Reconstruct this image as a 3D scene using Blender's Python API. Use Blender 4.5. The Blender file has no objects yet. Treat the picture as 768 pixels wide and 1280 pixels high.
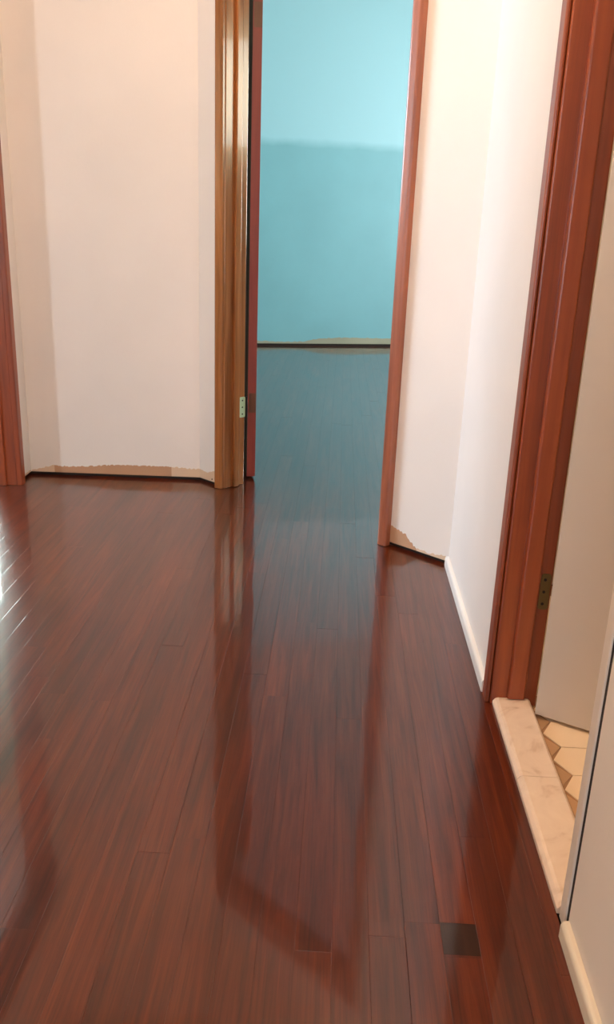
import bpy, math, random
from mathutils import Matrix, Vector

random.seed(7)
C = bpy.context.scene.collection
sc = bpy.context.scene

# ------------------------------------------------------------------ camera
CAM_H = 1.05
cam_d = bpy.data.cameras.new('camera')
cam = bpy.data.objects.new('camera', cam_d); C.objects.link(cam)
cam_d.sensor_fit = 'VERTICAL'; cam_d.sensor_height = 36.0
cam_d.lens = 36.0 * 1065 / 1280
cam_d.clip_start = 0.02
Rm = Matrix(((0.99843196, -0.04774861, 0.02921805),
             (0.042979, 0.31944179, -0.94663073),
             (0.03586683, 0.94640214, 0.32099308)))
cam.matrix_world = Matrix.Translation((0, 0, CAM_H)) @ Rm.to_4x4()
sc.camera = cam

# ------------------------------------------------------------------ world, light, exposure
sc.view_settings.view_transform = 'Standard'
sc.view_settings.look = 'None'
sc.view_settings.exposure = 1.05
sc.view_settings.gamma = 1.0
sc.view_settings.use_curve_mapping = False
sc.cycles.use_denoising = True
sc.cycles.denoising_input_passes = 'RGB_ALBEDO_NORMAL'
sc.cycles.max_bounces = 10
sc.cycles.diffuse_bounces = 6
sc.cycles.sample_clamp_indirect = 6.0

w = bpy.data.worlds.new('sky'); sc.world = w; w.use_nodes = True
wn = w.node_tree; bg = wn.nodes['Background']
bg.inputs['Color'].default_value = (0.55, 0.75, 1.0, 1); bg.inputs['Strength'].default_value = 1.2

def area(name, loc, direction, sx, sy, power, col):
    """daylight entering by one window opening"""
    l = bpy.data.lights.new(name, 'AREA'); l.shape = 'RECTANGLE'; l.size = sx; l.size_y = sy
    l.energy = power; l.color = col
    o = bpy.data.objects.new(name, l); C.objects.link(o)
    o.location = loc
    o.rotation_euler = Vector(direction).to_track_quat('-Z', 'Y').to_euler()
    return o
DAY = (0.80, 0.93, 1.0)
# windows of the side room: z range, and of the blue room
area('daylight_garden', (-2.45, 5.18, 1.0), (0, -1, 0), 1.0, 0.8, 32, (0.82, 1.0, 0.92))
area('daylight_side_narrow', (-3.58, -0.1, 1.20), (1, 0, 0), 0.55, 1.5, 60, (0.78, 0.88, 1.0))
area('daylight_side', (-3.58, 3.3, 1.70), (1, 0, 0), 1.6, 1.1, 80, (0.72, 0.87, 1.0))
area('daylight_blue_room', (3.18, 6.0, 1.55), (-1, 0, 0), 2.2, 1.4, 92, (0.88, 0.95, 1.0))
area('daylight_blue_room_corner', (3.18, 3.45, 1.92), (-1, 0, 0), .9, .8, 14, (0.88, 0.95, 1.0))
area('added_light_hall_end', (-.45, -2.18, 1.15), (0, 1, 0), 1.2, 1.5, 11, (0.84, 0.92, 1.0))  # added source behind the camera, brightens surfaces that face it

# ------------------------------------------------------------------ mesh helpers
class MB:
    def __init__(s): s.v = []; s.f = []
    def quadbox(s, x0, x1, y0, y1, z0, z1):
        n = len(s.v)
        s.v += [(x0,y0,z0),(x1,y0,z0),(x1,y1,z0),(x0,y1,z0),(x0,y0,z1),(x1,y0,z1),(x1,y1,z1),(x0,y1,z1)]
        s.f += [tuple(n+i for i in q) for q in ((0,3,2,1),(4,5,6,7),(0,1,5,4),(1,2,6,5),(2,3,7,6),(3,0,4,7))]
        return s
    def prism(s, pts, z0, z1, axis='z'):
        """extrude a counter-clockwise outline; axis z: outline in x,y; axis x: outline in y,z; axis y: outline in x,z"""
        n = len(s.v); k = len(pts)
        m = {'z': lambda a, b, c: (a, b, c), 'x': lambda a, b, c: (c, a, b), 'y': lambda a, b, c: (a, c, b)}[axis]
        for c in (z0, z1):
            for a, b in pts: s.v.append(m(a, b, c))
        fl = axis == 'y'
        def add(t): s.f.append(tuple(reversed(t)) if fl else tuple(t))
        add([n+i for i in reversed(range(k))]); add([n+k+i for i in range(k)])
        for i in range(k):
            j = (i+1) % k
            add([n+i, n+j, n+k+j, n+k+i])
        return s
    def mesh(s, name):
        me = bpy.data.meshes.new(name); me.from_pydata(s.v, [], s.f); me.update(); return me
    def build(s, name, mat, parent=None, matrix=None, bevel=0):
        me = s.mesh(name); me.materials.append(mat)
        return link(name, me, parent, matrix, bevel)

def link(name, me, parent=None, matrix=None, bevel=0):
    o = bpy.data.objects.new(name, me); C.objects.link(o)
    if parent: o.parent = parent
    if matrix is not None:
        if parent: o.matrix_basis = matrix
        else: o.matrix_world = matrix
    if bevel:
        b = o.modifiers.new('edge', 'BEVEL'); b.width = bevel; b.segments = 2; b.limit_method = 'ANGLE'
    return o
def tag(o, label=None, cat=None, group=None, kind=None):
    if label: o['label'] = label
    if cat: o['category'] = cat
    if group: o['group'] = group
    if kind: o['kind'] = kind
    return o
def empty(name, matrix):
    o = bpy.data.objects.new(name, None); C.objects.link(o); o.matrix_world = matrix; o.empty_display_size = .1
    return o
def frame(p0, u):
    """wall frame: X along the wall, Y away behind it, Z up; origin at the wall's foot"""
    u = Vector((u[0], u[1], 0)).normalized(); z = Vector((0,0,1)); y = z.cross(u)
    return Matrix(((u.x, y.x, 0, p0[0]), (u.y, y.y, 0, p0[1]), (0, 0, 1, 0), (0, 0, 0, 1)))
def round_rect(x0, x1, y0, y1, r, n=4, corners=(1,1,1,1)):
    """outline with rounded corners (x0y0, x1y0, x1y1, x0y1)"""
    out = []
    for (cx, cy, a0, on) in ((x0+r, y0+r, 180, corners[0]), (x1-r, y0+r, 270, corners[1]), (x1-r, y1-r, 0, corners[2]), (x0+r, y1-r, 90, corners[3])):
        if on:
            for i in range(n+1):
                a = math.radians(a0 + 90*i/n); out.append((cx + r*math.cos(a), cy + r*math.sin(a)))
        else:
            out.append((x0 if a0 in (180, 90) else x1, y0 if a0 in (180, 270) else y1))
    return out

# ------------------------------------------------------------------ materials
def mat(name):
    m = bpy.data.materials.new(name); m.use_nodes = True
    nt = m.node_tree; b = nt.nodes['Principled BSDF']
    return m, nt, b
def N(nt, typ, **kw):
    n = nt.nodes.new(typ)
    for k, v in kw.items(): setattr(n, k, v)
    return n
def srgb(r, g, b):
    f = lambda c: (c/255/12.92) if c/255 <= .04045 else ((c/255+.055)/1.055)**2.4
    return (f(r), f(g), f(b), 1)
def ramp(nt, stops):
    r = N(nt, 'ShaderNodeValToRGB'); e = r.color_ramp.elements
    e[0].position, e[0].color = stops[0]; e[1].position, e[1].color = stops[-1]
    for p, c in stops[1:-1]:
        x = e.new(p); x.color = c
    return r

def plaster(name, col, rough=.6, var=.03, bump=.08):
    m, nt, b = mat(name)
    g = N(nt, 'ShaderNodeNewGeometry')
    n1 = N(nt, 'ShaderNodeTexNoise'); n1.inputs['Scale'].default_value = 2.5; n1.inputs['Detail'].default_value = 4
    nt.links.new(g.outputs['Position'], n1.inputs['Vector'])
    lo = tuple(c*(1-var) for c in col[:3]) + (1,); hi = tuple(min(1, c*(1+var)) for c in col[:3]) + (1,)
    r = ramp(nt, [(.3, lo), (.7, hi)])
    nt.links.new(n1.outputs['Fac'], r.inputs['Fac']); nt.links.new(r.outputs['Color'], b.inputs['Base Color'])
    n2 = N(nt, 'ShaderNodeTexNoise'); n2.inputs['Scale'].default_value = 90; n2.inputs['Detail'].default_value = 3
    nt.links.new(g.outputs['Position'], n2.inputs['Vector'])
    bp = N(nt, 'ShaderNodeBump'); bp.inputs['Strength'].default_value = bump; bp.inputs['Distance'].default_value = .004
    nt.links.new(n2.outputs['Fac'], bp.inputs['Height']); nt.links.new(bp.outputs['Normal'], b.inputs['Normal'])
    b.inputs['Roughness'].default_value = rough
    return m

def wood(name, dark, mid, light, axis='z', scale=1.0, rough=.45, coat=.6, coat_rough=.12, obj_var=.0, bump=.05):
    """varnished timber, grain along one axis"""
    m, nt, b = mat(name)
    g = N(nt, 'ShaderNodeNewGeometry'); mp = N(nt, 'ShaderNodeMapping')
    s = {'z': (34, 34, 1.6), 'y': (34, 1.6, 34), 'x': (1.6, 34, 34)}[axis]
    mp.inputs['Scale'].default_value = tuple(k*scale for k in s)
    src = g.outputs['Position']
    oi = N(nt, 'ShaderNodeObjectInfo')
    if obj_var:
        cx = N(nt, 'ShaderNodeVectorMath', operation='SCALE'); cmb = N(nt, 'ShaderNodeCombineXYZ')
        for k in range(3): nt.links.new(oi.outputs['Random'], cmb.inputs[k])
        nt.links.new(cmb.outputs[0], cx.inputs[0]); cx.inputs['Scale'].default_value = 37.0
        ad = N(nt, 'ShaderNodeVectorMath', operation='ADD')
        nt.links.new(src, ad.inputs[0]); nt.links.new(cx.outputs[0], ad.inputs[1]); src = ad.outputs[0]
    nt.links.new(src, mp.inputs['Vector'])
    n1 = N(nt, 'ShaderNodeTexNoise'); n1.inputs['Scale'].default_value = 1.0; n1.inputs['Detail'].default_value = 6; n1.inputs['Roughness'].default_value = .6; n1.inputs['Distortion'].default_value = .6
    nt.links.new(mp.outputs[0], n1.inputs['Vector'])
    r = ramp(nt, [(.28, dark), (.5, mid), (.74, light)])
    nt.links.new(n1.outputs['Fac'], r.inputs['Fac'])
    col = r.outputs['Color']
    if obj_var:
        hs = N(nt, 'ShaderNodeHueSaturation')
        mr = N(nt, 'ShaderNodeMapRange'); mr.inputs[3].default_value = 1-obj_var; mr.inputs[4].default_value = 1+obj_var
        nt.links.new(oi.outputs['Random'], mr.inputs[0]); nt.links.new(mr.outputs[0], hs.inputs['Value'])
        nt.links.new(col, hs.inputs['Color']); col = hs.outputs['Color']
    nt.links.new(col, b.inputs['Base Color'])
    bp = N(nt, 'ShaderNodeBump'); bp.inputs['Strength'].default_value = bump; bp.inputs['Distance'].default_value = .002
    nt.links.new(n1.outputs['Fac'], bp.inputs['Height']); nt.links.new(bp.outputs['Normal'], b.inputs['Normal'])
    b.inputs['Roughness'].default_value = rough
    b.inputs['Coat Weight'].default_value = coat; b.inputs['Coat Roughness'].default_value = coat_rough
    return m, nt, b

def plain(name, col, rough=.5, metal=0, coat=0):
    m, nt, b = mat(name)
    b.inputs['Base Color'].default_value = col; b.inputs['Roughness'].default_value = rough; b.inputs['Metallic'].default_value = metal
    b.inputs['Coat Weight'].default_value = coat
    return m

M_WHITE = plaster('white_wall_paint', srgb(232, 226, 222))
M_NEARW = plaster('cream_wall_paint', srgb(232, 222, 210))
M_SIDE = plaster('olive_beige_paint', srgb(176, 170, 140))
M_TEAL = plaster('turquoise_wall_paint', srgb(138, 194, 196), rough=.5, var=.04)
M_TEAL2 = plaster('turquoise_paler_top_paint', srgb(136, 186, 188), rough=.5, var=.04)
def paler_above(m, edge, upper):
    """paler base colour above the height 'edge'"""
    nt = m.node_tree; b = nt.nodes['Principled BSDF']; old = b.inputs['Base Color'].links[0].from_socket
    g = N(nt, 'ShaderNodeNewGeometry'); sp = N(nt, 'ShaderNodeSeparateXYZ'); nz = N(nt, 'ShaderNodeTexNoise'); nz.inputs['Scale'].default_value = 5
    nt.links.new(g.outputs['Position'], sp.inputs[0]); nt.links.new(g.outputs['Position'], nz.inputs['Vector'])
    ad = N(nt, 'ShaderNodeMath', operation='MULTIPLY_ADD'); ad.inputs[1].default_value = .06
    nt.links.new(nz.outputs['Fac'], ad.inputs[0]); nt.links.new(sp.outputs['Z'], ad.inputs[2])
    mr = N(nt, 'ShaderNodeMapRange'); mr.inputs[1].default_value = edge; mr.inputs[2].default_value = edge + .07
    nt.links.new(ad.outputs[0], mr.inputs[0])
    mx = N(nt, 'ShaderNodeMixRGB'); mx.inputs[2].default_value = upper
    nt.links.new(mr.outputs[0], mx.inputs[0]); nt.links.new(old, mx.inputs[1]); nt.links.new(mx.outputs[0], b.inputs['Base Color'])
paler_above(M_TEAL2, 1.68, srgb(174, 214, 216))  # upper part of the far wall is a paler turquoise
M_BARE = plaster('bare_tan_plaster', srgb(186, 146, 116), rough=.85, var=.16)
M_BARE2 = plaster('bare_cream_plaster', srgb(214, 188, 162), rough=.85, var=.10)
M_BARE3 = plaster('bare_grey_plaster', srgb(176, 166, 138), rough=.85, var=.10)
M_CEIL = plaster('ceiling_paint', srgb(225, 218, 208))
M_SOLE = plain('dark_sole_plate_wood', srgb(46, 30, 22), .8)
M_CAULK = plaster('chipped_white_trim_paint', srgb(232, 229, 226), rough=.5, var=.08)
M_PLINTH = plaster('ivory_trim_paint', srgb(222, 210, 190), rough=.45, var=.06)
M_DOORW = plaster('grey_white_door_paint', srgb(206, 196, 184), rough=.45, var=.02, bump=.03)
M_FLOOR, fnt, fb = wood('glossy_red_brown_oak', srgb(56, 17, 5), srgb(80, 29, 9), srgb(98, 42, 15), 'y', 1.6, rough=.285, coat=.85, coat_rough=.055, obj_var=.13, bump=.06)
# brushed varnish: long shallow waves in the coat
g = N(fnt, 'ShaderNodeNewGeometry'); mp = N(fnt, 'ShaderNodeMapping'); mp.inputs['Scale'].default_value = (26, 3.2, 1)
nz = N(fnt, 'ShaderNodeTexNoise'); nz.inputs['Scale'].default_value = 1.0; nz.inputs['Detail'].default_value = 3
bp = N(fnt, 'ShaderNodeBump'); bp.inputs['Strength'].default_value = .09; bp.inputs['Distance'].default_value = .0025
fnt.links.new(g.outputs['Position'], mp.inputs['Vector']); fnt.links.new(mp.outputs[0], nz.inputs['Vector'])
fnt.links.new(nz.outputs['Fac'], bp.inputs['Height']); fnt.links.new(bp.outputs['Normal'], fb.inputs['Coat Normal'])
_old = fb.inputs['Base Color'].links[0].from_socket
mp2 = N(fnt, 'ShaderNodeMapping'); mp2.inputs['Scale'].default_value = (9, 1.3, 1); nz2 = N(fnt, 'ShaderNodeTexNoise'); nz2.inputs['Scale'].default_value = 1; nz2.inputs['Detail'].default_value = 5
mp3 = N(fnt, 'ShaderNodeMapping'); mp3.inputs['Scale'].default_value = (420, 7, 1); nz3 = N(fnt, 'ShaderNodeTexNoise'); nz3.inputs['Scale'].default_value = 1; nz3.inputs['Detail'].default_value = 2
for a_, b2 in ((mp2, nz2), (mp3, nz3)):
    fnt.links.new(g.outputs['Position'], a_.inputs['Vector']); fnt.links.new(a_.outputs[0], b2.inputs['Vector'])
r2 = ramp(fnt, [(.30, (.74, .72, .70, 1)), (.5, (1, 1, 1, 1)), (.75, (1.22, 1.2, 1.15, 1))]); r3 = ramp(fnt, [(.33, (.80, .77, .74, 1)), (.5, (1, 1, 1, 1)), (.8, (1.1, 1.1, 1.1, 1))])
fnt.links.new(nz2.outputs['Fac'], r2.inputs['Fac']); fnt.links.new(nz3.outputs['Fac'], r3.inputs['Fac'])
for r_ in (r2, r3):
    ml = N(fnt, 'ShaderNodeMixRGB', blend_type='MULTIPLY'); ml.inputs[0].default_value = 1
    fnt.links.new(_old, ml.inputs[1]); fnt.links.new(r_.outputs['Color'], ml.inputs[2]); _old = ml.outputs[0]
fnt.links.new(_old, fb.inputs['Base Color'])
fb.inputs['Specular IOR Level'].default_value = .27
fb.inputs['Coat IOR'].default_value = 1.47
M_STAIN = wood('dark_stained_oak', srgb(34, 16, 9), srgb(42, 22, 13), srgb(52, 30, 19), 'y', 1.6, coat=1.0, coat_rough=.085)[0]
M_STAIN.node_tree.nodes['Principled BSDF'].inputs['Specular IOR Level'].default_value = .15
M_CASE = wood('red_brown_varnished_casing', srgb(112, 45, 17), srgb(142, 62, 25), srgb(164, 78, 34), 'z', .8, coat=.6, coat_rough=.18)[0]
M_CASE2 = wood('worn_amber_varnished_casing', srgb(108, 58, 28), srgb(146, 88, 48), srgb(170, 110, 66), 'z', .8, rough=.20, coat=.3, coat_rough=.06)[0]
_b = M_CASE2.node_tree.nodes['Principled BSDF']; _b.inputs['Specular Tint'].default_value = (1, .82, .42, 1); _b.inputs['Specular IOR Level'].default_value = .7
M_CASE3 = wood('copper_varnished_casing', srgb(118, 58, 34), srgb(150, 80, 50), srgb(172, 98, 64), 'z', .8, coat=.8, coat_rough=.2)[0]
M_DOORR = wood('oxblood_door_edge', srgb(104, 34, 24), srgb(132, 48, 36), srgb(150, 62, 46), 'z', .6, coat=.5, coat_rough=.25)[0]
M_DOORF = wood('grey_brown_door_face', srgb(70, 54, 44), srgb(92, 74, 62), srgb(104, 86, 74), 'z', .6, rough=.9, coat=0)[0]
M_DOORF.node_tree.nodes['Principled BSDF'].inputs['Specular IOR Level'].default_value = 0
M_MORT = wood('raw_mortise_wood', srgb(84, 48, 30), srgb(104, 62, 40), srgb(120, 76, 50), 'z', 1.2, coat=0)[0]
M_JAMBW = plaster('white_jamb_paint', srgb(226, 214, 200), rough=.4, var=.04)
M_BRASS = plain('dull_brass', srgb(124, 104, 66), .42, .9)
M_STEEL = plain('greenish_steel', srgb(186, 204, 166), .4, .2)
M_SCREW = plain('dark_screw', srgb(50, 46, 40), .5, .8)
M_GAP = plain('dark_gap', srgb(40, 30, 24), .9)
M_GROUT = plaster('tan_grout', srgb(160, 124, 92), rough=.9, var=.1)
M_LAMPG = None

def marble():
    m, nt, b = mat('cream_marble')
    g = N(nt, 'ShaderNodeNewGeometry')
    n1 = N(nt, 'ShaderNodeTexNoise'); n1.inputs['Scale'].default_value = 16; n1.inputs['Detail'].default_value = 6; n1.inputs['Distortion'].default_value = 1.6
    nt.links.new(g.outputs['Position'], n1.inputs['Vector'])
    r = ramp(nt, [(.25, srgb(202, 174, 150)), (.45, srgb(224, 202, 182)), (.75, srgb(232, 212, 192))])
    nt.links.new(n1.outputs['Fac'], r.inputs['Fac']); nt.links.new(r.outputs['Color'], b.inputs['Base Color'])
    b.inputs['Roughness'].default_value = .35
    return m
M_MARBLE = marble()
M_TILE = plaster('cream_hex_tile', srgb(236, 212, 180), rough=.35, var=.05, bump=.02)
M_TILE2 = plaster('tan_cut_tile', srgb(186, 148, 112), rough=.4, var=.08, bump=.02)

def thin_glass():
    m = bpy.data.materials.new('window_glass'); m.use_nodes = True; nt = m.node_tree
    nt.nodes.remove(nt.nodes['Principled BSDF'])
    t = N(nt, 'ShaderNodeBsdfTransparent'); gl = N(nt, 'ShaderNodeBsdfGlossy'); gl.inputs['Roughness'].default_value = .02
    mx = N(nt, 'ShaderNodeMixShader'); mx.inputs[0].default_value = .07
    nt.links.new(t.outputs[0], mx.inputs[1]); nt.links.new(gl.outputs[0], mx.inputs[2])
    nt.links.new(mx.outputs[0], nt.nodes['Material Output'].inputs['Surface'])
    return m
M_GLASS = thin_glass()
M_SASH = plaster('white_sash_paint', srgb(230, 228, 224), rough=.4, var=.02)

# ------------------------------------------------------------------ the setting: floors
CEIL = 3.0; HEAD = 2.03; TH = .105; GAPZ = .014
A = (-.566, 3.445); B = (.390, 2.618)                 # foot of the diagonal wall
LW = -1.280; RW = .390

bm = MB().quadbox(-3.5, 3.1, -2.0, 8.6, -.12, -.02)
floor = bm.build('floor', M_SOLE)
tag(floor, 'glossy red brown strip wood floor, freshly varnished', kind='structure')

PW = .0572
pm = MB()
c = .012
pm.v = [(0,0,-.02),(1,0,-.02),(1,1,-.02),(0,1,-.02)]
pm.v += [(0,0,-.00006),(1,0,-.00006),(1,1,-.00006),(0,1,-.00006)]
pm.v += [(c,.0012,0),(1-c,.0012,0),(1-c,.9988,0),(c,.9988,0)]
pm.f = [(0,3,2,1),(0,1,5,4),(1,2,6,5),(2,3,7,6),(3,0,4,7),(4,5,9,8),(5,6,10,9),(6,7,11,10),(7,4,8,11),(8,9,10,11)]
plank_me = pm.mesh('plank'); plank_me.materials.append(M_FLOOR)
stain_me = pm.mesh('plank_patch'); stain_me.materials.append(M_STAIN)
X0 = .146
def add_plank(x, y0, y1, wd=PW, me=plank_me):
    o = bpy.data.objects.new('plank', me); C.objects.link(o); o.parent = floor
    o.location = (x + .0001, y0 + .0001, 0); o.scale = (wd - .0002, y1 - y0 - .0002, 1)
    o.rotation_euler = (random.uniform(-.0002, .0002), random.uniform(-.0010, .0010), 0)
    return o
rows = range(-27, 5)
for k in rows:
    x = X0 + k*PW
    wd = min(PW, .397 - x)
    if wd < .02: continue
    cuts = []
    y = -.25 - random.uniform(0, .9)
    while y < 8.2:
        cuts.append(y); y += random.uniform(.75, 1.75)
    cuts.append(8.2)
    if k == 0: cuts = [-.6, 1.085, 2.35, 3.4, 4.9, 6.6, 8.2]
    for a, b_ in zip(cuts, cuts[1:]):
        a = max(a, -.5); b_ = min(b_, 8.2)
        if b_ - a < .05: continue
        if k == 1 and a < 1.03 < b_:                      # short dark patch let into one strip
            add_plank(x, a, 1.026, wd); add_plank(x, 1.026, 1.089, wd, stain_me)
            add_plank(x, 1.089, b_, wd); continue
        add_plank(x, a, b_, wd)
# strips of the rooms at either side and behind, out of sight
fm = MB()
def field(x0, x1, y0, y1):
    x = x0
    while x < x1 - .01:
        y = y0 - random.uniform(0, 1)
        while y < y1:
            l = random.uniform(.7, 1.8)
            a, b_ = max(y, y0), min(y + l, y1)
            if b_ - a > .02: fm.quadbox(x, min(x+PW-.0008, x1), a, b_ - .0008, -.02, -.0003)
            y += l
        x += PW
field(-3.5, X0 - 27*PW - .001, -2.0, 8.2); field(X0 - 27*PW, .397, -2.0, -.505); field(.3972, 3.1, 2.72, 8.2)
fo = fm.build('plank_field', M_FLOOR, floor); fo['kind'] = 'stuff'

# ------------------------------------------------------------------ walls
def wall(name, p0, u, pieces, m, label, foot=True, th=TH, z0=GAPZ, mx=None):
    """pieces: (x0, x1, z0, z1) boxes in the wall's own frame"""
    b = MB()
    for (a, c_, za, zb) in pieces: b.quadbox(a, c_, 0, th, max(za, z0 if foot else 0), zb)
    o = b.build(name, m, None, frame(p0, u)); tag(o, label, kind='structure')
    if foot:
        s = MB()
        for (a, c_, za, zb) in pieces:
            if za == 0: s.quadbox(a + .002, c_ - .002, .012, th - .004, 0.0005, z0)
        s.build('sole_plate', M_SOLE, o)
    return o
def ragged(name, par, m, low, high, y=-.0008, step=.006, amp=.003, depth=.002):
    """thin strip with a torn edge on a wall's face: low and high are (x, z) polylines"""
    def samp(pl):
        out = []
        for (xa, za), (xb, zb) in zip(pl, pl[1:]):
            L = math.hypot(xb-xa, zb-za); n = max(1, int(L/step))
            for i in range(n):
                t = i/n; out.append((xa+(xb-xa)*t + random.uniform(-amp, amp)*(abs(zb-za) > abs(xb-xa)), za+(zb-za)*t + random.uniform(-amp, amp)*(abs(zb-za) <= abs(xb-xa))))
        out.append(pl[-1]); return out
    pts = list(low) + list(reversed(samp(high)))
    me = bpy.data.meshes.new(name)
    n = len(pts)
    v = [(a, y, b_) for a, b_ in pts] + [(a, y + depth, b_) for a, b_ in pts]
    f = [tuple(range(n))] + [(i, i+n, (i+1) % n + n, (i+1) % n) for i in range(n)]
    me.from_pydata(v, [], f); me.update(); me.materials.append(m)
    return link(name, me, par)

# wall facing the camera at the end of the hall, left of the diagonal doorway
pF = (LW, 3.420); uF = (A[0]-LW, A[1]-3.420); LF = math.hypot(*uF)
wf = wall('wall_end', pF, uF, [(-.10, LF + .012, 0, CEIL)], M_WHITE, 'plain white painted wall between the two door openings')
ragged('bare_plaster', wf, M_BARE, [(.10, GAPZ), (LF - .12, GAPZ)], [(.10, .044), (.16, .040), (.26, .046), (.34, .054), (LF - .12, .056)])
ragged('bare_plaster', wf, M_BARE2, [(.004, GAPZ), (.10, GAPZ)], [(.004, .020), (.05, .032), (.10, .044)])
ragged('bare_plaster', wf, M_BARE2, [(LF - .12, GAPZ), (LF + .008, GAPZ)], [(LF - .12, .056), (LF - .05, .050), (LF + .008, .050)])

# diagonal wall with the doorway to the blue room
uD = (B[0]-A[0], B[1]-A[1]); LD = math.hypot(*uD)
XL, XR = .156, .984                                    # faces of the jambs
FD = frame(A, uD)
wd_ = wall('wall_diagonal', A, uD, [(0, XL - .022, 0, CEIL), (XR + .022, LD + .01, 0, CEIL), (XL - .022, XR + .022, HEAD + .022, CEIL)], M_WHITE, 'white painted diagonal wall around the doorway to the turquoise room')
ragged('bare_plaster', wd_, M_BARE2, [(.002, GAPZ), (.115, GAPZ)], [(.002, .050), (.06, .048), (.09, .060), (.115, .072)])
ragged('bare_plaster', wd_, M_BARE, [(.100, .06), (.119, .06)], [(.106, .06), (.103, .3), (.106, .62), (.110, .9), (.108, 1.2), (.104, 1.34), (.100, 1.5), (.104, 2.0), (.119, 2.0)], amp=.0016, step=.012)
ragged('bare_plaster', wd_, M_BARE, [(1.02, GAPZ), (1.135, GAPZ)], [(1.02, .074), (1.055, .066), (1.085, .058), (1.105, .040), (1.135, .018)], amp=.004)
ragged('bare_plaster', wd_, M_BARE2, [(1.135, GAPZ), (LD - .012, GAPZ)], [(1.135, .024), (1.18, .020), (LD - .012, .030)], amp=.003)
for (px_, pz) in ((.104, 1.365), (.105, 1.35), (.08, .024)):
    MB().prism([(px_ + .0024*math.cos(a), pz + .0036*math.sin(a)) for a in [i*math.pi/4 for i in range(8)]], -.0022, 0, 'y').build('nail_hole', M_GAP, wd_)

# right wall with the bathroom doorway; local X runs from the far corner towards the camera
YR = B[1]
def ry(y): return YR - y
wr = wall('wall_right', (RW, YR), (0, -1), [(-.07, ry(1.786), 0, CEIL)], M_WHITE, 'white painted right wall between the corner and the bathroom doorway', z0=.004)
ragged('bare_plaster', wr, M_BARE2, [(.799, .036), (.8058, .036)], [(.799, .036), (.7985, .4), (.800, .9), (.799, 1.5), (.800, 2.0), (.8058, 2.0)], amp=.0016, step=.012)
wr2 = wall('wall_right_near', (RW + .012, 1.0790), (0, -1), [(0, 3.078, 0, CEIL)], M_NEARW, 'cream painted near wall beside the bathroom doorway', z0=.004)
wrh = wall('wall_right_over_door', (RW, 1.786), (0, -1), [(0, .702, HEAD + .022, CEIL)], M_WHITE, 'white wall piece above the bathroom doorway', foot=False)

# left wall with the doorway to the side room
JY0, JY1 = 2.44, 3.255
wl = wall('wall_left', (LW, -2.0), (0, 1), [(0, JY0 - .02 + 2.0, 0, CEIL), (JY1 + .02 + 2.0, 3.42 + 2.0, 0, CEIL), (JY0 - .02 + 2.0, JY1 + .02 + 2.0, HEAD + .022, CEIL)], M_WHITE, 'white painted left wall around the doorway to the side room')
ragged('bare_plaster', wl, M_BARE2, [(JY1 + .062 + 2, GAPZ), (5.418, GAPZ)], [(JY1 + .062 + 2, .022), (5.418, .022)])
wb = wall('wall_behind', (RW + .012, -2.0), (-1, 0), [(-.1, .252, 0, CEIL), (.252, 1.452, 0, .40), (.252, 1.452, 1.90, CEIL), (1.452, RW - LW + .12, 0, CEIL)], M_WHITE, 'white wall closing the hall behind the camera', foot=False)

# blue room
F0, F1 = (-.713, 7.651), (.471, 7.967)
uf = Vector((F1[0]-F0[0], F1[1]-F0[1])).normalized()
pB0 = (F0[0] - uf.x*.52, F0[1] - uf.y*.52)
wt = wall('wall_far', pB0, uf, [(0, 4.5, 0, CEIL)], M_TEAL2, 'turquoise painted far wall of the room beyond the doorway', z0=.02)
ragged('bare_plaster', wt, M_BARE3, [(0, .02), (4.3, .02)], [(0, .040), (.52, .044), (.70, .036), (.92, .040), (1.05, .066), (1.25, .076), (1.8, .072), (4.3, .07)], amp=.004, step=.02)
wtl = wall('wall_blue_left', (-1.20, 3.56), (0, 1), [(0, 3.97, 0, CEIL)], M_TEAL, 'turquoise left wall of the room beyond the doorway', foot=False, th=.08)
WX0, WX1, WZ0, WZ1 = 4.9, 7.1, .85, 2.25
def holed(length, x0, x1, z0, z1):
    return [(0, x0, 0, CEIL), (x1, length, 0, CEIL), (x0, x1, 0, z0), (x0, x1, z1, CEIL)]
wtr = wall('wall_blue_right', (3.0, 8.68), (0, -1), holed(4.68, 8.68 - WX1, 8.68 - WX0, WZ0, WZ1) + [(4.68, 4.78, 0, CEIL), (4.78, 5.68, 0, 1.52), (4.78, 5.68, 2.32, CEIL), (5.68, 5.95, 0, CEIL)], M_TEAL, 'turquoise window wall of the room beyond the doorway', foot=False)
wtn = wall('wall_blue_near', (3.0, 2.76), (-1, 0), [(-.1, 3.0 - RW - TH - .005, 0, CEIL)], M_TEAL, 'turquoise near wall of the room beyond the doorway', foot=False, th=.09)

# side room seen only in reflections and by its daylight
SX = -3.4
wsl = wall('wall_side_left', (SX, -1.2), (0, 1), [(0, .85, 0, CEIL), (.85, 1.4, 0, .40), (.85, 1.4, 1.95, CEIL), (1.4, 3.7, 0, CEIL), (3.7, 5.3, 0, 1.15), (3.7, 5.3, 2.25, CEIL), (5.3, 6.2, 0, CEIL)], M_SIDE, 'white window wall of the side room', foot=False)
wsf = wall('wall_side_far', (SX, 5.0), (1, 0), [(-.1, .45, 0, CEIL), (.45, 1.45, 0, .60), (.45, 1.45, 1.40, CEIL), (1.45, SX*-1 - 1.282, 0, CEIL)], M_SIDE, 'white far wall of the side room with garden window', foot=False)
wsn = wall('wall_side_near', (LW - TH - .002, -1.2), (-1, 0), [(0, SX*-1 + LW - TH, 0, CEIL)], M_SIDE, 'white near wall of the side room', foot=False)

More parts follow.
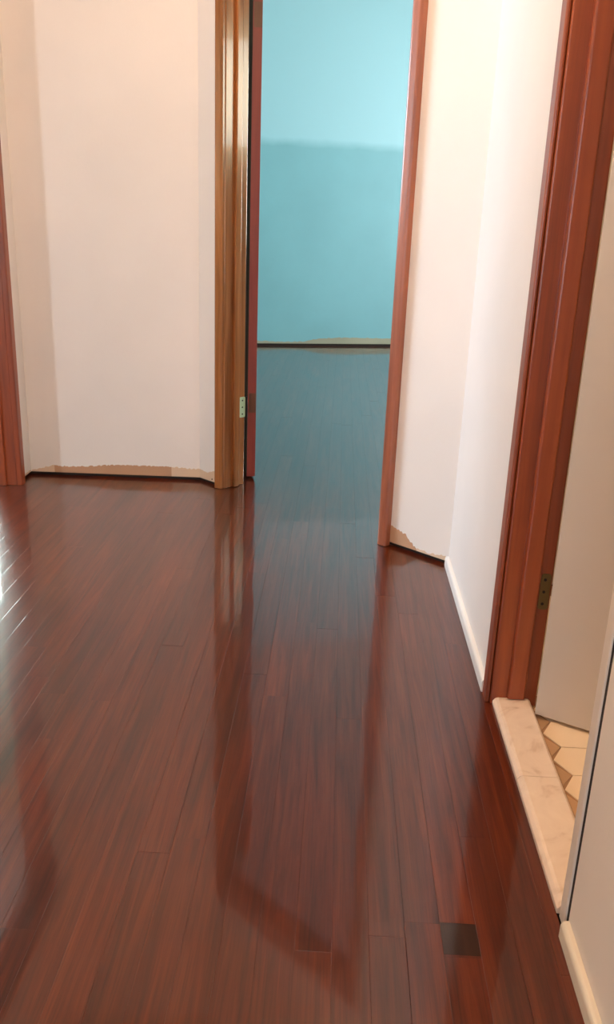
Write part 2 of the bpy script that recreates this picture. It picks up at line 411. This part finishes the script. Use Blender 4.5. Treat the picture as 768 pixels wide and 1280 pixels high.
# bathroom
wbf = wall('wall_bathroom_far', (RW + TH + .003, 2.50), (1, 0), [(0, 1.4, 0, CEIL)], M_NEARW, 'cream far wall of the bathroom', foot=False, th=.1)
wbr = wall('wall_bathroom_right', (1.9, 2.497), (0, -1), [(0, 1.85, 0, CEIL)], M_NEARW, 'cream right wall of the bathroom', foot=False, th=.1)
wbn = wall('wall_bathroom_near', (1.9, .64), (-1, 0), [(0, 1.9 - RW - .012 - TH - .003, 0, CEIL)], M_NEARW, 'cream near wall of the bathroom', foot=False, th=.1)

ceil = MB().quadbox(-3.52, 3.12, -2.1, 8.85, CEIL + .001, CEIL + .1).build('ceiling', M_CEIL)
tag(ceil, 'off white painted flat ceiling', kind='structure')

# ------------------------------------------------------------------ base trims
def qround(h, d, n=5):
    pts = [(0, .001), (-d, .001)]
    for i in range(n+1):
        a = math.radians(180 - 90*i/n); pts.append((d*.55*math.cos(a) - d*.45 + 0, h - d*.8 + d*.8*math.sin(a)))
    pts.append((0, h)); return pts
tr = MB().prism(qround(.034, .012), .004, ry(1.815), 'x').build('trim_1', M_CAULK, None, frame((RW - .0005, YR), (0, -1)))
tag(tr, 'chipped white base bead along the right wall, from corner to brown casing', kind='structure')
tr2 = MB().prism(qround(.032, .013), .004, 3.0, 'x').build('trim_2', M_PLINTH, None, frame((RW + .0115, 1.078), (0, -1)))
tag(tr2, 'ivory base bead along the near wall below the crack', kind='structure')

# ------------------------------------------------------------------ door frames
def casing_profile(x0, x1, d):
    return round_rect(x0, x1, -d, 0, min(.009, d*.6), 4, (1, 1, 0, 0))
# doorway to the blue room
t1 = empty('trim_3', FD); tag(t1, 'varnished timber door frame of the doorway to the turquoise room', kind='structure')
MB().prism([(.117, 0), (.117, -.019), (.121, -.023), (.126, -.0235), (XL - .010, -.0195), (XL - .005, -.017), (XL - .003, -.013), (XL - .003, 0)], .002, HEAD + .04, 'z').build('casing', M_CASE2, t1)
MB().prism(round_rect(XL - .022, XL, -.004, TH + .004, .004, 3), .002, HEAD + .02, 'z').build('jamb', M_CASE2, t1)
MB().prism(round_rect(XL, XL + .013, .040, .072, .005, 4, (0, 1, 1, 0)), .003, HEAD, 'z').build('door_stop', M_CASE2, t1)
MB().prism(casing_profile(XR + .003 - .006, XR + .036, .026), .002, HEAD + .04, 'z').build('casing', M_CASE3, t1)
MB().prism(round_rect(XR, XR + .022, -.004, TH + .004, .004, 3), .002, HEAD + .02, 'z').build('jamb', M_CASE3, t1)
MB().prism(round_rect(XR - .013, XR, .040, .072, .005, 4, (1, 0, 0, 1)), .003, HEAD, 'z').build('door_stop', M_CASE3, t1)
MB().quadbox(.117, XR + .036, -.018, -.0045, HEAD + .0405, HEAD + .08).build('head_casing', M_CASE3, t1)
MB().quadbox(XL, XR, -.004, TH + .004, HEAD + .0005, HEAD + .0215).build('head_jamb', M_CASE2, t1)
# steel hinge leaf left on the jamb
hl = MB().prism(round_rect(.078, .109, .288, .372, .006, 3), XL, XL + .003, 'x').build('hinge_leaf', M_STEEL, t1)
hl['label'] = 'greenish steel hinge leaf'
for z in (.302, .330, .358):
    MB().prism([(.093 + .0035*math.cos(i*math.pi/4), z + .0035*math.sin(i*math.pi/4)) for i in range(8)], XL + .003, XL + .0038, 'x').build('screw', M_SCREW, hl)
MB().prism([(XL + .004 + .005*math.cos(i*math.pi/4), .114 + .005*math.sin(i*math.pi/4)) for i in range(8)], .288, .372, 'z').build('knuckle', M_SCREW, hl)

# the open door, seen along its edge
pe = Vector((-.374, 3.500)); sight = Vector((-.235, .972)).normalized()
FDoor = frame(pe, sight)                                  # X runs away from the camera, Y to the left
d1 = empty('door_1', FDoor)
tag(d1, 'open timber door with oxblood red edge, swung into the turquoise room', kind='structure')
E_W = .037
dm = MB()
dm.prism(round_rect(0.0008, .80, -E_W, 0, .002, 2), .012, 2.0, 'z').build('slab', M_DOORF, d1)
ed = MB().prism(round_rect(-.0025, .0006, -E_W + .0005, -.001, .0012, 2), .0125, 2.0, 'z').build('edge_band', M_DOORR, d1)
ed['label'] = 'oxblood red painted door edge'
for z in (.29, 1.72):
    MB().quadbox(-.0034, -.0026, -E_W + .002, -.0055, z, z + .082).build('hinge_mortise', M_MORT, d1)
kb = MB()
for (r, y0, y1) in ((.026, 0, .006), (.010, .006, .04), (.026, .04, .065)):
    kb.prism([(.735 + r*math.cos(i*math.pi/8), .95 + r*math.sin(i*math.pi/8)) for i in range(16)], y0 + .0002, y1, 'y')
kb.build('knob', M_BRASS, d1)

# bathroom doorway
FB = frame((RW, 1.765), (1, 0))                          # X into the bathroom, Y away from the camera, jamb face at Y = 0
t2 = empty('trim_4', FB); tag(t2, 'red brown timber door frame of the bathroom doorway', kind='structure')
MB().prism(round_rect(-.010, -.0005, .004, .048, .004, 3, (1, 1, 1, 1)), .001, HEAD + .04, 'z').build('casing', M_CASE, t2)
MB().prism(round_rect(0, TH + .002, 0, .020, .004, 3), .001, HEAD + .02, 'z').build('jamb', M_CASE, t2)
MB().prism(round_rect(.037, .078, -.013, -.0003, .006, 4, (1, 1, 0, 0)), .022, HEAD, 'z').build('door_stop', M_CASE, t2)
MB().quadbox(0, TH, -.645, -.001, HEAD + .0005, HEAD + .0205).build('head_jamb', M_CASE, t2)
MB().quadbox(-.010, -.0005, -.69, .048, HEAD + .0405, HEAD + .085).build('head_casing', M_CASE, t2)
nj = MB().prism(round_rect(.0095, TH + .012, -.675, -.646, .003, 3), .001, HEAD + .02, 'z').build('near_jamb', M_JAMBW, t2)
nj['label'] = 'white painted near jamb'
MB().quadbox(.0125, TH, -.6855, -.6753, .001, HEAD + .02).build('gap_filler', M_GAP, t2)
# brass hinge leaf on the rabbet of the far jamb
hb = MB().prism(round_rect(.081, .103, .248, .334, .006, 3), -.0022, 0, 'y').build('hinge_leaf', M_BRASS, t2)
hb['label'] = 'tarnished brass hinge leaf'
for z in (.262, .291, .320):
    MB().prism([(.090 + .0035*math.cos(i*math.pi/4), z + .0035*math.sin(i*math.pi/4)) for i in range(8)], -.003, -.0022, 'y').build('screw', M_SCREW, hb)

# white bathroom door standing open
pd = Vector((.484, 1.716)); dd = Vector((.098, -.054)).normalized()
d2 = empty('door_2', frame(pd, dd)); tag(d2, 'greyish white flat bathroom door standing open over the tiles', kind='structure')
MB().prism(round_rect(0, .60, 0, .034, .002, 2), .009, 2.0, 'z').build('slab', M_DOORW, d2)
kb2 = MB()
for (r, y0, y1) in ((.026, -.006, 0), (.010, -.04, -.006), (.026, -.065, -.04)):
    kb2.prism([(.54 + r*math.cos(i*math.pi/8), .95 + r*math.sin(i*math.pi/8)) for i in range(16)], y0, y1 - .0002, 'y')
kb2.build('knob', M_BRASS, d2)

# doorway to the side room (left wall): X along +y, Y towards the side room
FL = frame((LW, 0), (0, 1))
t3 = empty('trim_5', FL); tag(t3, 'red brown timber door frame at the left end of the white wall', kind='structure')
MB().prism(round_rect(JY1 + .002, JY1 + .044, -.020, -.0003, .006, 4, (1, 1, 0, 0)), .001, HEAD + .04, 'z').build('casing', M_CASE, t3)
MB().prism(round_rect(JY1, JY1 + .0195, .0, TH, .003, 3), .001, HEAD + .02, 'z').build('jamb', M_CASE, t3)
MB().prism(round_rect(JY1 - .012, JY1 - .0002, .040, .074, .004, 4, (1, 0, 0, 1)), .001, HEAD, 'z').build('door_stop', M_CASE, t3)
MB().prism(round_rect(JY0 - .044, JY0 - .002, -.020, -.0003, .006, 4, (1, 1, 0, 0)), .001, HEAD + .04, 'z').build('casing', M_CASE, t3)
MB().prism(round_rect(JY0 - .0195, JY0, .0, TH, .003, 3), .001, HEAD + .02, 'z').build('jamb', M_CASE, t3)
MB().quadbox(JY0, JY1, 0, TH, HEAD + .0005, HEAD + .0205).build('head_jamb', M_CASE, t3)
MB().quadbox(JY0 - .044, JY1 + .044, -.020, -.0003, HEAD + .0405, HEAD + .085).build('head_casing', M_CASE, t3)

# ------------------------------------------------------------------ marble threshold and bathroom tiles
th = empty('marble_threshold', Matrix.Translation((.396, 1.44, 0)))
tag(th, 'cream marble threshold in two lengths at the bathroom doorway', 'threshold')
for (y0, y1) in ((1.122, 1.4635), (1.4645, 1.7635)):
    MB().prism([(0, .0002), (.086, .0002), (.086, .014), (.080, .019), (.012, .019), (.006, .017), (0, .010)], y0 - 1.44, y1 - 1.44, 'y').build('slab', M_MARBLE, th, None, .0012)

fb_ = MB().quadbox(.4825, 1.9, .64, 2.5, -.0198, -.0025).build('floor_bathroom', M_GROUT)
tag(fb_, 'cream hexagonal tile floor of the bathroom', kind='structure')
HR = .0572
hm = MB().prism([((HR-.0009)*math.cos(i*math.pi/3), (HR-.0009)*math.sin(i*math.pi/3)) for i in range(6)], -.0025, 0, 'z')
hme = hm.mesh('hex_tile'); hme.materials.append(M_TILE)
tm = MB().prism([(-.0075, -.0360), (-.0075 + .0265, 0), (-.0075, .0360)], -.0025, -.0008, 'z')
tme = tm.mesh('cut_tile'); tme.materials.append(M_TILE2)
SY = HR*math.sqrt(3); hx0 = .518 + HR/2
for ci in range(10):
    for ri in range(-9, 11):
        y = 1.5515 + ri*SY + (SY/2 if ci % 2 else 0); x = hx0 + ci*1.5*HR
        if y < .71 or y > 2.43: continue
        o = bpy.data.objects.new('hex_tile', hme); C.objects.link(o); o.parent = fb_
        o.location = (x, y, random.uniform(-.0004, .0004)); o.rotation_euler = (0, 0, random.choice(range(6))*math.pi/3 + random.uniform(-.006, .006))
for ri in range(-8, 9):
    y = 1.601 + ri*SY
    if .72 < y < 2.42:
        o = bpy.data.objects.new('cut_tile', tme); C.objects.link(o); o.parent = fb_; o.location = (.518 - .0265 + .0075 - .002, y, 0)

# ------------------------------------------------------------------ windows
def window(name, p0, u, x0, x1, z0, z1, label, rail=True):
    o = empty(name, frame(p0, u)); tag(o, label, kind='structure')
    f = MB(); t = .05
    f.quadbox(x0, x0+t, .02, .085, z0, z1); f.quadbox(x1-t, x1, .02, .085, z0, z1)
    f.quadbox(x0+t, x1-t, .02, .085, z0, z0+t); f.quadbox(x0+t, x1-t, .02, .085, z1-t, z1)
    f.build('window_frame', M_SASH, o)
    zm = (z0+z1)/2
    if rail: MB().quadbox(x0+t, x1-t, .03, .07, zm-.018, zm+.018).build('meeting_rail', M_SASH, o)
    for (a, b_) in (((z0+t, zm-.018), (zm+.018, z1-t)) if rail else ((z0+t, z1-t),)):
        MB().quadbox(x0+t, x1-t, .048, .052, a, b_).build('pane', M_GLASS, o)
    return o
window('window_1', (SX, 5.0), (1, 0),   .45, 1.45, .60, 1.40, 'white sash window in the far wall of the side room')
window('window_2', (SX, -1.2), (0, 1), .85, 1.4, .40, 1.95, 'narrow white sash window in the side room')
window('window_3', (SX, -1.2), (0, 1), 3.7, 5.3, 1.15, 2.25, 'broad white casement window in the side room', False)
window('window_4', (3.0, 8.68), (0, -1), 8.68 - WX1, 8.68 - WX0, WZ0, WZ1, 'white sash window of the turquoise room')

window('window_5', (3.0, 8.68), (0, -1), 4.78, 5.68, 1.52, 2.32, 'small high casement window of the turquoise room', False)
window('added_window', (RW + .012, -2.0), (-1, 0), .252, 1.452, .40, 1.90, 'added unseen sash window behind the camera, for cool light on front surfaces')  # made-up window, goes with the added light at the hall end
# ------------------------------------------------------------------ lamps
def dome_lamp(name, loc, power, col, label, r=.15):
    o = empty(name, Matrix.Translation(loc)); tag(o, label, 'lamp')
    MB().prism([(r*.8*math.cos(i*math.pi/12), r*.8*math.sin(i*math.pi/12)) for i in range(24)], -.03, -.001, 'z').build('base', M_SASH, o)
    m, nt, b = mat(name + '_glass'); b.inputs['Base Color'].default_value = (.9, .85, .78, 1); b.inputs['Roughness'].default_value = .4
    b.inputs['Emission Color'].default_value = col + (1,); b.inputs['Emission Strength'].default_value = 4.0
    v = []; f = []; n = 24; rings = 6
    for j in range(rings):
        a = math.pi/2*j/rings
        for i in range(n): v.append((r*math.cos(a)*math.cos(i*2*math.pi/n), r*math.cos(a)*math.sin(i*2*math.pi/n), -.031 - r*.6*math.sin(a)))
    v.append((0, 0, -.031 - r*.6))
    for j in range(rings-1):
        for i in range(n): k = (i+1) % n; f.append((j*n+i, (j+1)*n+i, (j+1)*n+k, j*n+k))
    for i in range(n): f.append(((rings-1)*n+i, rings*n, (rings-1)*n+(i+1) % n))
    me = bpy.data.meshes.new('shade'); me.from_pydata(v, [], f); me.update(); me.materials.append(m)
    link('shade', me, o)
    ld = bpy.data.lights.new('lamp_bulb', 'POINT'); ld.energy = power; ld.color = col; ld.shadow_soft_size = .07
    lo = bpy.data.objects.new('lamp_bulb', ld); C.objects.link(lo); lo.parent = o; lo.location = (0, 0, -.031 - r*.6 - .09)
    return o
dome_lamp('ceiling_lamp', (-.20, 1.35, CEIL), 30, (1.0, .69, .42), 'white glass dome ceiling lamp of the hall')
dome_lamp('ceiling_lamp', (1.2, 1.4, CEIL), 5, (1.0, .78, .56), 'white glass dome ceiling lamp of the bathroom')
